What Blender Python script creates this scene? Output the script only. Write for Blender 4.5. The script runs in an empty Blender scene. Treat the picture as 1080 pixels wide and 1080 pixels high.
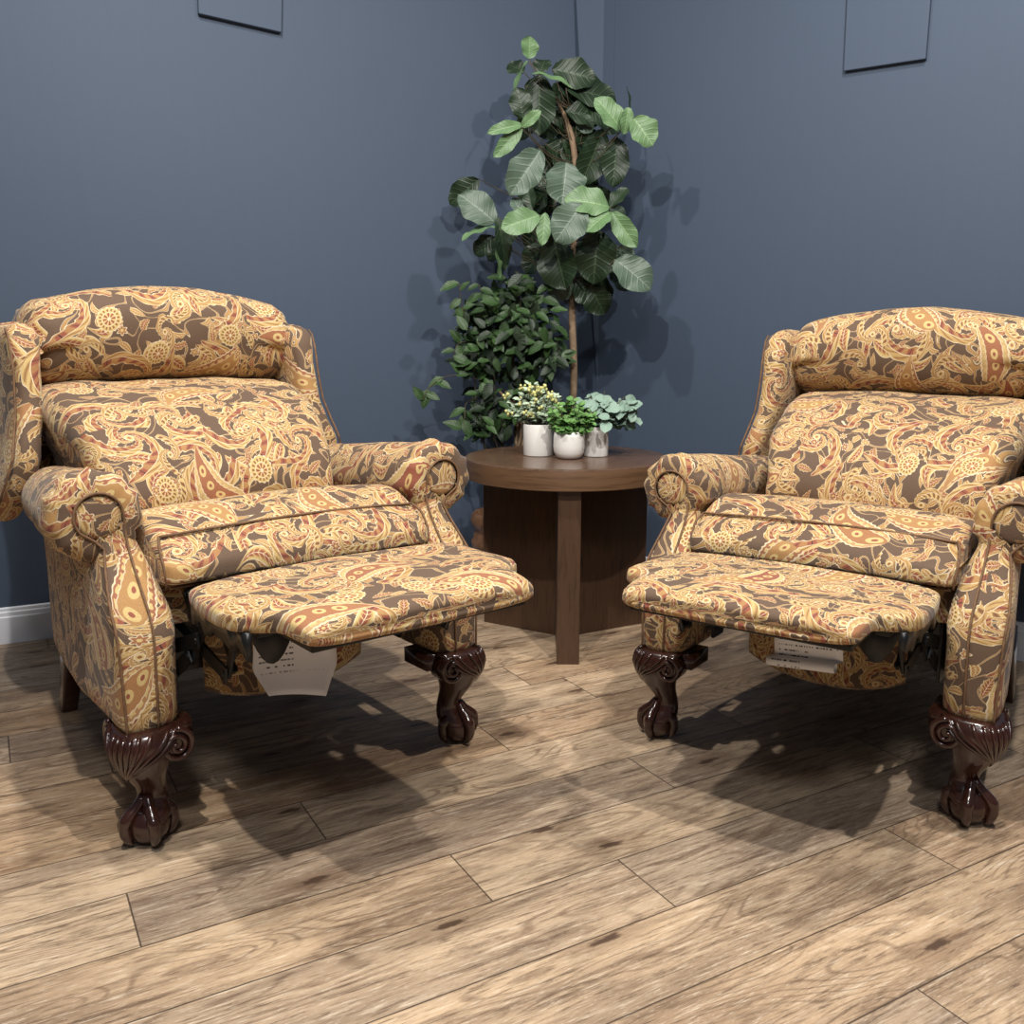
import bpy, math
class S:
    """a shader value; arithmetic on it adds Math nodes"""
    nt = None
    def __init__(s, k): s.k = k
    def __add__(a, b): return mth('ADD', a, b)
    __radd__ = __add__
    def __sub__(a, b): return mth('SUBTRACT', a, b)
    def __rsub__(a, b): return mth('SUBTRACT', b, a)
    def __mul__(a, b): return mth('MULTIPLY', a, b)
    __rmul__ = __mul__
    def __truediv__(a, b): return mth('DIVIDE', a, b)
    def __rtruediv__(a, b): return mth('DIVIDE', b, a)
def plug(sock, v):
    if isinstance(v, S): S.nt.links.new(v.k, sock)
    else: sock.default_value = v
def mth(op, a, b=None, c=None, clamp=False):
    n = S.nt.nodes.new('ShaderNodeMath'); n.operation = op; n.use_clamp = clamp
    for i, v in enumerate((a, b, c)):
        if v is not None: plug(n.inputs[i], v)
    return S(n.outputs[0])
def sm(a, lo, hi):                      # smooth step 0..1
    n = S.nt.nodes.new('ShaderNodeMapRange'); n.interpolation_type = 'SMOOTHSTEP'
    plug(n.inputs[0], a); plug(n.inputs[1], lo); plug(n.inputs[2], hi)
    return S(n.outputs[0])
def mixc(f, a, b, mode='MIX'):
    n = S.nt.nodes.new('ShaderNodeMix'); n.data_type = 'RGBA'; n.blend_type = mode
    plug(n.inputs[0], f)
    for i, v in ((6, a), (7, b)):
        if isinstance(v, S): S.nt.links.new(v.k, n.inputs[i])
        else: n.inputs[i].default_value = (*v[:3], 1)
    return S(n.outputs[2])
def xyz(x, y, z=0.0):
    n = S.nt.nodes.new('ShaderNodeCombineXYZ')
    plug(n.inputs[0], x); plug(n.inputs[1], y); plug(n.inputs[2], z); return S(n.outputs[0])
def sep(v):
    n = S.nt.nodes.new('ShaderNodeSeparateXYZ'); plug(n.inputs[0], v); return [S(o) for o in n.outputs]
def noise(vec, scale, detail=2, rough=.5, dist=0, dim='3D'):
    n = S.nt.nodes.new('ShaderNodeTexNoise'); n.noise_dimensions = dim
    plug(n.inputs['Vector'], vec); n.inputs['Scale'].default_value = scale; n.inputs['Detail'].default_value = detail
    n.inputs['Roughness'].default_value = rough; n.inputs['Distortion'].default_value = dist
    return S(n.outputs[0]), S(n.outputs[1])
def cells(vec, scale, rnd):
    n = S.nt.nodes.new('ShaderNodeTexVoronoi'); n.voronoi_dimensions = '2D'; n.feature = 'F1'
    plug(n.inputs['Vector'], vec); n.inputs['Scale'].default_value = scale; n.inputs['Randomness'].default_value = rnd
    return S(n.outputs['Distance']), S(n.outputs['Color']), S(n.outputs['Position'])
def uvnode():
    n = S.nt.nodes.new('ShaderNodeUVMap'); return S(n.outputs[0])
def srgb(r, g, b):
    f = lambda c: (c/255/12.92) if c/255 <= .04045 else ((c/255+.055)/1.055)**2.4
    return (f(r), f(g), f(b))
def new_mat(name, rough=.6, **kw):
    m = bpy.data.materials.new(name); m.use_nodes = True; S.nt = m.node_tree
    b = S.nt.nodes['Principled BSDF']; b.inputs['Roughness'].default_value = rough
    for k, v in kw.items(): b.inputs[k].default_value = v
    return m, b
def bump(b, h, strength=.3, dist=.002):
    n = S.nt.nodes.new('ShaderNodeBump'); n.inputs['Strength'].default_value = strength
    n.inputs['Distance'].default_value = dist; S.nt.links.new(h.k, n.inputs['Height']); S.nt.links.new(n.outputs[0], b.inputs['Normal'])

def paisley_material():
    m, b = new_mat('paisley_jacquard', .78)
    GROUND, CREAM, GOLD, PALE = srgb(100,77,58), srgb(226,206,170), srgb(180,138,82), srgb(210,182,120)
    RUST, OCHRE, DARK = srgb(150,82,60), srgb(142,96,54), srgb(58,40,28)
    uv = uvnode()
    ux0, uy0, _ = sep(uv); uv = xyz(ux0*1.06, uy0*1.06)
    _, nc = noise(uv, 7.0, 1, .5, 0, '2D')
    wx, wy, _z = sep(nc); ux, uy, _ = sep(uv)
    px, py = ux + (wx-.5)*.036, uy + (wy-.5)*.036
    P = xyz(px, py)
    def polar(scale, rnd, off):
        Q = xyz(px + off, py + off*1.7)
        d, c, pos = cells(Q, scale, rnd)
        qx, qy, _ = sep(Q); cx, cy, _ = sep(pos); r1, r2, r3 = sep(c)
        dx, dy = (qx-cx)*scale, (qy-cy)*scale
        return dx, dy, d, r1, r2, r3
    # running stems between the motifs
    n1, _ = noise(P, 9, 1, .5, .6, '2D')
    st = mth('ABSOLUTE', mth('FRACT', n1*5)-.5)
    col = mixc(sm(st, .05, .03), GROUND, GOLD)
    col = mixc(mth('MULTIPLY', sm(st, .075, .06), sm(st, .045, .058)), col, CREAM)
    # small leaves filling the ground
    def leaf(col, scale, rnd, off, L, Wd, bend, keep, c1, c2, c3, teeth):
        dx, dy, d, r1, r2, r3 = polar(scale, rnd, off)
        a = r1*6.2832; ca, sa = mth('COSINE', a), mth('SINE', a)
        lx, ly = dx*ca + dy*sa, dy*ca - dx*sa
        t = lx/(2*L) + .5
        ly = ly - (lx*lx - L*L*.3)*bend*(r2*2-1+.6)
        tc = mth('MINIMUM', mth('MAXIMUM', t, 0.001), .999)
        prof = mth('POWER', tc, .55)*(1-tc)*(1+.12*mth('SINE', tc*teeth))*(2.1*Wd)
        e = mth('ABSOLUTE', ly)/prof            # 0 at midrib, 1 at edge
        on = mth('LESS_THAN', e, 1.0)*mth('LESS_THAN', r3, keep)*mth('GREATER_THAN', t, 0.0)*mth('LESS_THAN', t, 1.0)
        body = mixc(sm(e, .92, .87), CREAM, c1)
        body = mixc(sm(e, .66, .60), body, c2)
        body = mixc(mth('MULTIPLY', sm(e, .46, .40), sm(tc, .95, .8)), body, c3)
        rib = mth('ABSOLUTE', mth('FRACT', tc*7 + e*1.2)-.5)
        body = mixc(mth('MULTIPLY', sm(rib, .16, .08)*.8, sm(e, .8, .7)), body, PALE)
        body = mixc(sm(e, .06, .03), body, CREAM)
        return mixc(on, col, body)
    col = leaf(col, 19, .85, 3.1, .44, .24, .9, .62, GOLD, OCHRE, RUST, 30)
    col = leaf(col, 24, .9, 6.6, .44, .26, .9, .4, PALE, RUST, GOLD, 0)
    # swirling fronds
    def frond(col, scale, rnd, off, arms, twist, R, keep, W, hub=.11, g1=GOLD, g2=PALE, g3=RUST):
        dx, dy, d, r1, r2, r3 = polar(scale, rnd, off)
        sg = mth('SIGN', r2-.5)
        th = mth('ARCTAN2', dy, dx*sg) + r1*6.2832
        r = mth('MAXIMUM', d, .02); lr = mth('LOGARITHM', r, math.e)
        f = mth('FRACT', (th + lr*twist)*(arms/6.2832) + 40)
        k = mth('MAXIMUM', 1 - mth('POWER', r/R, 2.2), 0)
        hw = k*W*(1+.10*mth('SINE', lr*26))
        e = mth('ABSOLUTE', f*2-1)/mth('MAXIMUM', hw, .001)
        on = mth('LESS_THAN', e, 1.0)*mth('LESS_THAN', r, R)*mth('LESS_THAN', r3, keep)
        side = mth('GREATER_THAN', f, .5)
        body = mixc(sm(e, .93, .89), CREAM, mixc(mth('MULTIPLY', side, .4+r3*.6), mixc(r3*.45, g1, RUST), g2))
        fe = mth('ABSOLUTE', mth('FRACT', lr*4.2 + e*.55)-.5)
        body = mixc(mth('MULTIPLY', sm(fe, .30, .22), sm(e, .78, .70)), body, mixc(side, g3, GOLD))
        body = mixc(mth('MULTIPLY', sm(fe, .04, .02), sm(e, .8, .7)), body, DARK)
        body = mixc(sm(e, .07, .04), body, CREAM)
        out = mixc(on, col, body)
        if not hub: return out
        ring = mixc(sm(r, hub, hub*.85), CREAM, mixc(sm(r, hub*.55, hub*.4), PALE, g3))
        return mixc(mth('MULTIPLY', sm(r, hub*1.2, hub*1.15), mth('LESS_THAN', r3, keep)), out, ring)
    col = leaf(col, 11.5, .9, 2.2, .48, .25, 1.3, .62, PALE, GOLD, RUST, 0)
    col = frond(col, 5.6, .85, 0.0, 3, 1.75, .68, .92, .66, .045)
    col = frond(col, 8.8, .9, 4.4, 2, 1.6, .56, .55, .56, .06, PALE, GOLD, OCHRE)
    # paisley teardrops
    def paisley(col, scale, rnd, off, L, Wd, bend, keep):
        dx, dy, d, r1, r2, r3 = polar(scale, rnd, off)
        a = r1*6.2832; ca, sa = mth('COSINE', a), mth('SINE', a)
        lx, ly = dx*ca + dy*sa, dy*ca - dx*sa
        t = lx/(2*L) + .5
        ly = ly - (lx*lx - L*L*.3)*bend*mth('SIGN', r2-.5)
        tc = mth('MINIMUM', mth('MAXIMUM', t, 0.001), .999)
        prof = mth('POWER', tc, .5)*mth('POWER', 1-tc, .9)*(1+.03*mth('SINE', tc*90))*(2.0*Wd)
        e = mth('ABSOLUTE', ly)/prof
        on = mth('LESS_THAN', e, 1.0)*mth('LESS_THAN', r3, keep)*mth('GREATER_THAN', t, 0.0)*mth('LESS_THAN', t, 1.0)
        c1, c2 = mixc(r2, PALE, RUST), mixc(r2, RUST, GOLD)
        body = mixc(sm(e, .93, .88), CREAM, c1)
        sc = mth('SINE', tc*60)
        body = mixc(mth('MULTIPLY', sm(e, .80, .76), sm(sc, -.6, -.2)), body, PALE)
        body = mixc(sm(e, .64, .60), body, CREAM)
        body = mixc(sm(e, .59, .55), body, c2)
        fx = mth('FRACT', tc*5.0)-.5
        fr = mth('SQRT', fx*fx*.06 + e*e*prof*prof*2.2)
        body = mixc(mth('MULTIPLY', sm(fr, .085, .075), sm(tc, .82, .75)), body, PALE)
        body = mixc(mth('MULTIPLY', sm(fr, .035, .028), sm(tc, .82, .75)), body, RUST)
        return mixc(on, col, body)
    col = paisley(col, 4.9, .9, 7.7, .46, .27, 1.0, .50)
    # rosettes
    dx, dy, d, r1, r2, r3 = polar(6.0, .8, 5.3)
    th = mth('ARCTAN2', dy, dx)
    pet = mth('COSINE', th*16)
    R = .185 + .008*pet
    on = mth('LESS_THAN', d, R)*mth('LESS_THAN', r3, .34)
    body = mixc(sm(d, .178, .170), CREAM, PALE)
    body = mixc(mth('MULTIPLY', mth('MULTIPLY', sm(d, .155, .15), sm(d, .112, .118)), sm(pet, -.1, .2)), body, OCHRE)
    body = mixc(mth('MULTIPLY', sm(d, .108, .104), sm(d, .095, .099)), body, CREAM)
    body = mixc(mth('MULTIPLY', sm(d, .092, .088), sm(mth('COSINE', th*8), -.3, .1)), body, RUST)
    body = mixc(sm(d, .03, .025), body, CREAM)
    col = mixc(on, col, body)
    # small florets
    dx, dy, d, r1, r2, r3 = polar(13, .85, 9.9)
    th = mth('ARCTAN2', dy, dx) + r1*6
    R = .17*(.8 + .2*mth('COSINE', th*6))
    on = mth('LESS_THAN', d, R)*mth('LESS_THAN', r3, .22)
    body = mixc(sm(d/R, .85, .75), CREAM, mixc(r2, GOLD, RUST))
    body = mixc(sm(d, .05, .04), body, PALE)
    col = mixc(on, col, body)
    w1, _ = noise(uv, 420, 2, .6, 0, '2D')
    col = mixc(1.0, col, mixc(w1, (.56,.56,.565), (1.17,1.17,1.19)), 'MULTIPLY')
    S.nt.links.new(col.k, b.inputs['Base Color'])
    b.inputs['Sheen Weight'].default_value = .12
    bump(b, w1, .35, .0015)
    return m
import bmesh, random
import numpy as np
from mathutils import Vector, noise as mn
C = bpy.context.scene.collection
PI = math.pi
def V(*a): return np.array(a, float)
def link(name, me, mat, parent=None):
    if mat and not len(me.materials): me.materials.append(mat)
    o = bpy.data.objects.new(name, me); C.objects.link(o)
    if parent: o.parent = parent
    return o
def thing(name, label, cat, loc=(0,0,0), rz=0, group=None, sc=1):
    o = bpy.data.objects.new(name, None); C.objects.link(o); o.empty_display_size = .1
    o.location = loc; o.rotation_euler = (0,0,rz); o.scale = (sc,)*3
    o['label'] = label; o['category'] = cat
    if group: o['group'] = group
    return o
def struct(o): o['kind'] = 'structure'; return o
class Acc:
    """collects faces with uvs for one mesh"""
    def __init__(s): s.v=[]; s.f=[]; s.uv=[]; s.mi=[]
    def add(s, vs, fs, uvs, mi=0):
        b=len(s.v); s.v+= [tuple(p) for p in vs]
        for f,u in zip(fs,uvs): s.f.append([b+i for i in f]); s.uv.append(u); s.mi.append(mi)
    def build(s, name, mats, parent=None, smooth=True, off=(0,0), recalc=True, merge=0, sub=0, bev=0):
        me=bpy.data.meshes.new(name); me.from_pydata(s.v,[],s.f)
        ul=me.uv_layers.new(name='UVMap'); k=0; flat=[]
        for u in s.uv:
            for a in u: flat += [a[0]+off[0], a[1]+off[1]]
        ul.data.foreach_set('uv', flat)
        mats = mats if isinstance(mats,(list,tuple)) else [mats]
        for m in mats: me.materials.append(m)
        me.polygons.foreach_set('material_index', s.mi)
        me.polygons.foreach_set('use_smooth', [smooth]*len(s.f))
        if recalc or merge:
            bm=bmesh.new(); bm.from_mesh(me)
            if merge: bmesh.ops.remove_doubles(bm, verts=bm.verts, dist=merge)
            if recalc: bmesh.ops.recalc_face_normals(bm, faces=bm.faces)
            bm.to_mesh(me); bm.free()
        o=link(name, me, None, parent)
        if bev:
            md=o.modifiers.new('b','BEVEL'); md.width=bev; md.segments=2; md.limit_method='ANGLE'
        if sub:
            md=o.modifiers.new('s','SUBSURF'); md.levels=sub; md.render_levels=sub
        return o
def arc(rows, ax):
    a=np.array(rows,float); d=np.linalg.norm(np.diff(a,axis=ax),axis=2)
    m=d.mean(axis=1-ax) if ax==0 else d.mean(axis=0)
    return np.concatenate([[0],np.cumsum(m)])
def surf(acc, rows, closed=False, cap0=False, cap1=False, uvs=None, mi=0, swap=False, usc=1, vsc=1):
    """rows[i][j] -> quads. closed: j wraps. uv in metres by mean arc length"""
    A=np.array(rows,float); n,m=A.shape[:2]
    Bx=np.concatenate([A,A[:,:1]],axis=1) if closed else A
    U=arc(A,0)*usc; W=arc(Bx,1)*vsc
    if uvs is not None:
        if uvs[0] is not None: U=np.array(uvs[0])
        if uvs[1] is not None: W=np.array(uvs[1])
    vs=A.reshape(-1,3); fs=[]; us=[]; mm=m if closed else m-1
    for i in range(n-1):
        for j in range(mm):
            k=(j+1)%m
            fs.append([i*m+j,i*m+k,(i+1)*m+k,(i+1)*m+j])
            q=[(U[i],W[j]),(U[i],W[j+1]),(U[i+1],W[j+1]),(U[i+1],W[j])]
            us.append([(b,a) for a,b in q] if swap else q)
    vs=list(vs)
    for c,(i,on) in enumerate(((0,cap0),(n-1,cap1))):
        if not on: continue
        ctr=A[i].mean(axis=0); e1=A[i][0]-ctr; e1/=np.linalg.norm(e1)+1e-9
        nn=np.cross(e1,A[i][m//4]-ctr); nn/=np.linalg.norm(nn)+1e-9; e2=np.cross(nn,e1)
        vs.append(ctr); ci=len(vs)-1
        for j in range(mm):
            k=(j+1)%m; fs.append([i*m+j,i*m+k,ci])
            us.append([(np.dot(A[i][q]-ctr,e1),np.dot(A[i][q]-ctr,e2)) for q in (j,k)]+[(0,0)])
    acc.add(vs,fs,us,mi); return acc
def catmull(pts, n, closed=False):
    P=[np.array(p,float) for p in pts]; N=len(P); out=[]
    segs=N if closed else N-1
    for s in range(segs):
        p0=P[(s-1)%N] if closed or s>0 else 2*P[0]-P[1]
        p1=P[s]; p2=P[(s+1)%N]; p3=P[(s+2)%N] if closed or s+2<N else 2*P[-1]-P[-2]
        for k in range(n):
            t=k/n; out.append(.5*((2*p1)+(-p0+p2)*t+(2*p0-5*p1+4*p2-p3)*t*t+(-p0+3*p1-3*p2+p3)*t**3))
    if not closed: out.append(P[-1])
    return out
def tube(acc, pts, r, n=8, mi=0, closed=False, caps=True):
    P=[np.array(p,float) for p in pts]; N=len(P); rs=r if hasattr(r,'__len__') else [r]*N
    T=[]
    for i in range(N):
        a=P[(i-1)%N] if (closed or i>0) else P[i]; b=P[(i+1)%N] if (closed or i<N-1) else P[i]
        t=b-a; T.append(t/(np.linalg.norm(t)+1e-12))
    ref=V(0,0,1) if abs(T[0][2])<.9 else V(1,0,0)
    u=np.cross(ref,T[0]); u/=np.linalg.norm(u); rows=[]
    for i in range(N):
        u=u-np.dot(u,T[i])*T[i]; u/=np.linalg.norm(u)+1e-12; w=np.cross(T[i],u)
        rows.append([P[i]+rs[i]*(math.cos(2*PI*j/n)*u+math.sin(2*PI*j/n)*w) for j in range(n)])
    if closed: rows.append(rows[0])
    return surf(acc, rows, closed=True, cap0=caps and not closed, cap1=caps and not closed, mi=mi)
def box(acc, c, h, R=None, mi=0):
    c=np.array(c,float); vs=[]
    for sx in(-1,1):
        for sy in(-1,1):
            for sz in(-1,1):
                p=V(sx*h[0],sy*h[1],sz*h[2]); vs.append(c+(R@p if R is not None else p))
    F=[(0,1,3,2,0),(4,6,7,5,0),(0,4,5,1,1),(2,3,7,6,1),(0,2,6,4,2),(1,5,7,3,2)]
    loc=[(sx*h[0],sy*h[1],sz*h[2]) for sx in(-1,1) for sy in(-1,1) for sz in(-1,1)]
    fs=[];us=[]
    for a,b,c2,d,ax in F:
        fs.append([a,b,c2,d]); o=[k for k in range(3) if k!=ax]
        us.append([(loc[q][o[0]],loc[q][o[1]]) for q in (a,b,c2,d)])
    acc.add(vs,fs,us,mi); return acc
def rotz(a): return np.array([[math.cos(a),-math.sin(a),0],[math.sin(a),math.cos(a),0],[0,0,1]])
def frame(x, up):                       # columns x, y, z with x given
    x=x/np.linalg.norm(x); z=up-np.dot(up,x)*x; z/=np.linalg.norm(z); y=np.cross(z,x); return np.stack([x,y,z],1)
def sgnp(v,e): return math.copysign(abs(v)**e, v)
def superring(cx,cy,hx,hy,z,n=36,e=.45): # rounded rectangle in the xy plane
    return [V(cx+hx*sgnp(math.cos(t),e), cy+hy*sgnp(math.sin(t),e), z) for t in [2*PI*j/n+.01 for j in range(n)]]
def puff(me, amp, freq, seed=0):
    for v in me.vertices:
        p=v.co*freq+Vector((seed,seed*2.3,0)); v.co+=Vector(v.normal)*amp*mn.noise(p)
def lathe(acc, prof, c=(0,0,0), n=48, mi=0, mod=None):
    rows=[]
    for r,z in prof:
        rows.append([V(c[0]+(r*(mod(2*PI*j/n,z) if mod else 1))*math.cos(2*PI*j/n), c[1]+(r*(mod(2*PI*j/n,z) if mod else 1))*math.sin(2*PI*j/n), c[2]+z) for j in range(n)])
    return surf(acc, rows, closed=True, mi=mi)
MAT={}
MAT['fabric']=paisley_material()
m,b=new_mat('piping_cloth',.8); c,_=noise(uvnode(),60,2,.6,0,'2D'); S.nt.links.new(mixc(c,srgb(62,44,32),srgb(140,104,72)).k,b.inputs['Base Color']); MAT['piping']=m
def tc(kind='Object'):
    n=S.nt.nodes.new('ShaderNodeTexCoord'); return S(n.outputs[kind])
m,b=new_mat('carved_mahogany',.22); c,_=noise(tc(),30,3,.6); S.nt.links.new(mixc(c,srgb(36,18,14),srgb(66,35,27)).k,b.inputs['Base Color']); b.inputs['Coat Weight'].default_value=.5; b.inputs['Coat Roughness'].default_value=.12; MAT['mahogany']=m
m,b=new_mat('black_steel',.35,Metallic=.3); b.inputs['Base Color'].default_value=(.012,.012,.013,1); MAT['black']=m
# printed paper
m,b=new_mat('printed_paper',.6); ux,uy,_=sep(uvnode())
row=mth('FRACT',ux*16); wrd,_=noise(xyz(mth('FLOOR',ux*16)*7.3,uy*26),1.0,2,.7,0,'2D')
blk,_=noise(xyz(mth('FLOOR',ux*4)*3.1,mth('FLOOR',uy*2)*5.7),1,0,.5,0,'2D')
ink=mth('MULTIPLY',mth('MULTIPLY',sm(row,.62,.56),sm(row,.28,.34)),sm(wrd,.46,.52))
ink=mth('MULTIPLY',ink,mth('MULTIPLY',sm(ux,.06,.09),sm(ux,.80,.76)))*mth('MULTIPLY',sm(uy,.06,.08),sm(uy,.94,.92))*sm(blk,.36,.40)
S.nt.links.new(mixc(ink,srgb(242,243,246),srgb(60,62,70)).k,b.inputs['Base Color']); MAT['paper']=m
# table wood
def wood(name,c1,c2,c3,vec,rough=.4,s=1.0,coat=0.0):
    m,b=new_mat(name,rough)
    mp=S.nt.nodes.new('ShaderNodeMapping'); mp.inputs['Scale'].default_value=vec
    S.nt.links.new(uvnode().k,mp.inputs['Vector']); v=S(mp.outputs[0])
    n1,_=noise(v,3*s,4,.6,.8); n2,_=noise(v,26*s,3,.7,.2)
    c=mixc(n1,c1,c2); c=mixc(sm(n2,.45,.7)*.6,c,c3)
    S.nt.links.new(c.k,b.inputs['Base Color']); bump(b,n2,.12,.001); b.inputs['Coat Weight'].default_value=coat
    return m
MAT['walnut']=wood('walnut_boards',srgb(66,46,33),srgb(88,63,45),srgb(46,31,22),(1,.10,1),.38,3)
MAT['walnut_top']=wood('walnut_top',srgb(84,63,50),srgb(108,82,64),srgb(60,43,34),(.12,1,1),.27,3)
MAT['walnut_band']=wood('walnut_band',srgb(86,63,45),srgb(116,86,60),srgb(66,46,32),(.10,1,1),.4,3)
# wall paint with roller streaks
def paint(name,c):
    m,b=new_mat(name,.72); n1,_=noise(tc('Object'),1.2,3,.5); 
    mp=S.nt.nodes.new('ShaderNodeMapping'); mp.inputs['Scale'].default_value=(55,55,4); S.nt.links.new(tc('Object').k,mp.inputs['Vector'])
    n2,_=noise(S(mp.outputs[0]),1,2,.6)
    S.nt.links.new(mixc(n1*.5+n2*.3,tuple(v*.90 for v in c),tuple(v*1.1 for v in c)).k,b.inputs['Base Color']); bump(b,n2,.05,.001); return m
MAT['wall']=paint('slate_blue_paint',srgb(66,79,98))
m,b=new_mat('white_trim_paint',.35); b.inputs['Base Color'].default_value=(*srgb(225,228,236),1); MAT['trim']=m
# plank floor
m,b=new_mat('rustic_oak_planks',.42)
ux,uy,_=sep(uvnode())
at=S.nt.nodes.new('ShaderNodeAttribute'); at.attribute_name='plank'; pr,pg,pb=sep(S(at.outputs['Vector']))
P=xyz(ux+pr*40,uy+pg*17)
def mapped(v,sx,sy):
    mp=S.nt.nodes.new('ShaderNodeMapping'); mp.inputs['Scale'].default_value=(sx,sy,1); S.nt.links.new(v.k,mp.inputs['Vector']); return S(mp.outputs[0])
big,_=noise(mapped(P,1.1,5),1.6,3,.6,.5)
gr,_=noise(mapped(P,3.2,30),1.4,8,.74,.5)
gr2,_=noise(mapped(P,9,120),1.3,5,.72,.3)
fine,_=noise(mapped(P,40,330),1.2,3,.7,.1)
swn,_=noise(mapped(P,1.1,5.5),1.5,1,.4,.2)
rings=mth('ABSOLUTE',mth('FRACT',swn*22)-.5)*2
tone=mixc(sm(big,.3,.72),srgb(124,98,76),srgb(204,174,140))
tone=mixc(pb*.40,tone,srgb(208,186,158)); tone=mixc(sm(pg,.5,1)*.45,tone,srgb(140,126,114)); tone=mixc(sm(pr,.6,1)*.4,tone,srgb(164,124,86))
smd,_=noise(mapped(P,2.5,8),2.0,3,.6,.6)
tone=mixc(sm(smd,.54,.74)*.45,tone,srgb(96,74,57))
tone=mixc(sm(gr,.49,.68)*.80,tone,srgb(88,66,50))
tone=mixc(sm(gr,.46,.28)*.50,tone,srgb(230,212,186))
tone=mixc(sm(gr2,.52,.66)*.68,tone,srgb(72,54,41))
tone=mixc(sm(gr2,.46,.32)*.45,tone,srgb(236,220,196))
msk,_=noise(mapped(P,1.3,4),2.3,1,.5,0)
tone=mixc(mth('MULTIPLY',sm(rings,.42,.05),sm(msk,.42,.58))*.50,tone,srgb(98,74,56))
tone=mixc(sm(fine,.55,.75)*.45,tone,srgb(240,226,204))
tone=mixc(sm(fine,.45,.28)*.35,tone,srgb(84,66,52))
kn=S.nt.nodes.new('ShaderNodeTexVoronoi'); kn.voronoi_dimensions='2D'; S.nt.links.new(mapped(P,2.2,7.5).k,kn.inputs['Vector']); kn.inputs['Scale'].default_value=1.0
kd=S(kn.outputs['Distance']); kr,_a,_b=sep(S(kn.outputs['Color']))
wob,_=noise(mapped(P,30,90),1,2,.6,.5)
tone=mixc(mth('MULTIPLY',sm(kd+(wob-.5)*.13,.085,.035),mth('LESS_THAN',kr,.42)),tone,srgb(52,40,34))
tone=mixc(mth('MULTIPLY',sm(kd+(wob-.5)*.1,.30,.10),mth('LESS_THAN',kr,.42))*.45,tone,srgb(108,82,62))
ed=S.nt.nodes.new('ShaderNodeAttribute'); ed.attribute_name='edge'; ex,ey,_z=sep(S(ed.outputs['Vector']))
gap=mth('MINIMUM',ex,ey)
tone=mixc(sm(gap,.0022,.0008)*.85,tone,srgb(48,34,26))
S.nt.links.new(tone.k,b.inputs['Base Color'])
S.nt.links.new((.36+gr*.22).k,b.inputs['Roughness'])
bump(b,fine*.6+sm(gap,.0,.003)*1.0,.25,.0012); MAT['floor']=m
# leaves
def leafmat(name,c1,c2,vein,under,rough=.46):
    m,b=new_mat(name,rough); ux,uy,_=sep(uvnode())       # u along the leaf, v across (-1..1)
    av=mth('ABSOLUTE',uy); n1,_=noise(tc(),14,2,.5)
    c=mixc(n1,c1,c2)
    side=mth('ABSOLUTE',mth('FRACT',(ux-av*.22)*7)-.5)
    c=mixc(sm(side,.07,.01)*.38,c,vein); c=mixc(sm(av,.05,.01)*.7,c,vein); n2,_=noise(tc(),60,3,.6); c=mixc(n2*.35,c,c1)
    g=S.nt.nodes.new('ShaderNodeNewGeometry'); c=mixc(S(g.outputs['Backfacing']),under,c)
    S.nt.links.new(c.k,b.inputs['Base Color']); bump(b,sm(side,.0,.2)+n1*.4,.4,.002)
    b.inputs['Subsurface Weight'].default_value=0; return m
MAT['leaf_dark']=leafmat('dark_fig_leaf',srgb(20,36,20),srgb(38,58,34),srgb(72,94,62),srgb(58,76,60))
MAT['leaf_new']=leafmat('new_fig_leaf',srgb(80,110,72),srgb(112,142,98),srgb(146,178,120),srgb(140,170,130))
MAT['leaf_grey']=leafmat('grey_green_leaf',srgb(62,80,66),srgb(90,108,92),srgb(132,148,130),srgb(104,126,112))
MAT['leaf_small2']=leafmat('dark_small_leaf',srgb(12,26,14),srgb(34,54,26),srgb(66,90,48),srgb(60,84,56))
MAT['leaf_small']=leafmat('small_green_leaf',srgb(22,44,20),srgb(66,98,46),srgb(90,118,66),srgb(84,114,82))
MAT['leaf_euc']=leafmat('eucalyptus_leaf',srgb(108,136,120),srgb(160,184,168),srgb(168,190,172),srgb(92,118,98),.6)
MAT['leaf_pale']=leafmat('pale_sage_leaf',srgb(152,176,146),srgb(206,220,194),srgb(214,226,200),srgb(150,172,144),.6)
MAT['leaf_var']=leafmat('variegated_leaf',srgb(70,120,56),srgb(126,168,92),srgb(166,196,120),srgb(110,150,84),.5)
m,b=new_mat('yellow_buds',.6); b.inputs['Base Color'].default_value=(*srgb(232,226,150),1); MAT['bud']=m
m,b=new_mat('bark',.85); n1,_=noise(tc(),60,4,.7); S.nt.links.new(mixc(n1,srgb(96,78,60),srgb(158,132,106)).k,b.inputs['Base Color']); bump(b,n1,.5,.003); MAT['bark']=m
m,b=new_mat('twig',.8); b.inputs['Base Color'].default_value=(*srgb(74,64,46),1); MAT['twig']=m
m,b=new_mat('white_ceramic',.32); n1,_=noise(tc(),8,2); S.nt.links.new(mixc(n1,srgb(222,218,212),srgb(238,236,232)).k,b.inputs['Base Color']); MAT['ceramic']=m
m,b=new_mat('planter_soil',.95); b.inputs['Base Color'].default_value=(.02,.014,.01,1); MAT['soil']=m
m,b=new_mat('carved_brown_urn',.5); n1,_=noise(tc(),40,3); S.nt.links.new(mixc(n1,srgb(84,58,42),srgb(150,110,78)).k,b.inputs['Base Color']); bump(b,n1,.4,.003); MAT['urn']=m
def lerp(x, xs, ys): return float(np.interp(x, xs, ys))
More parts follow.
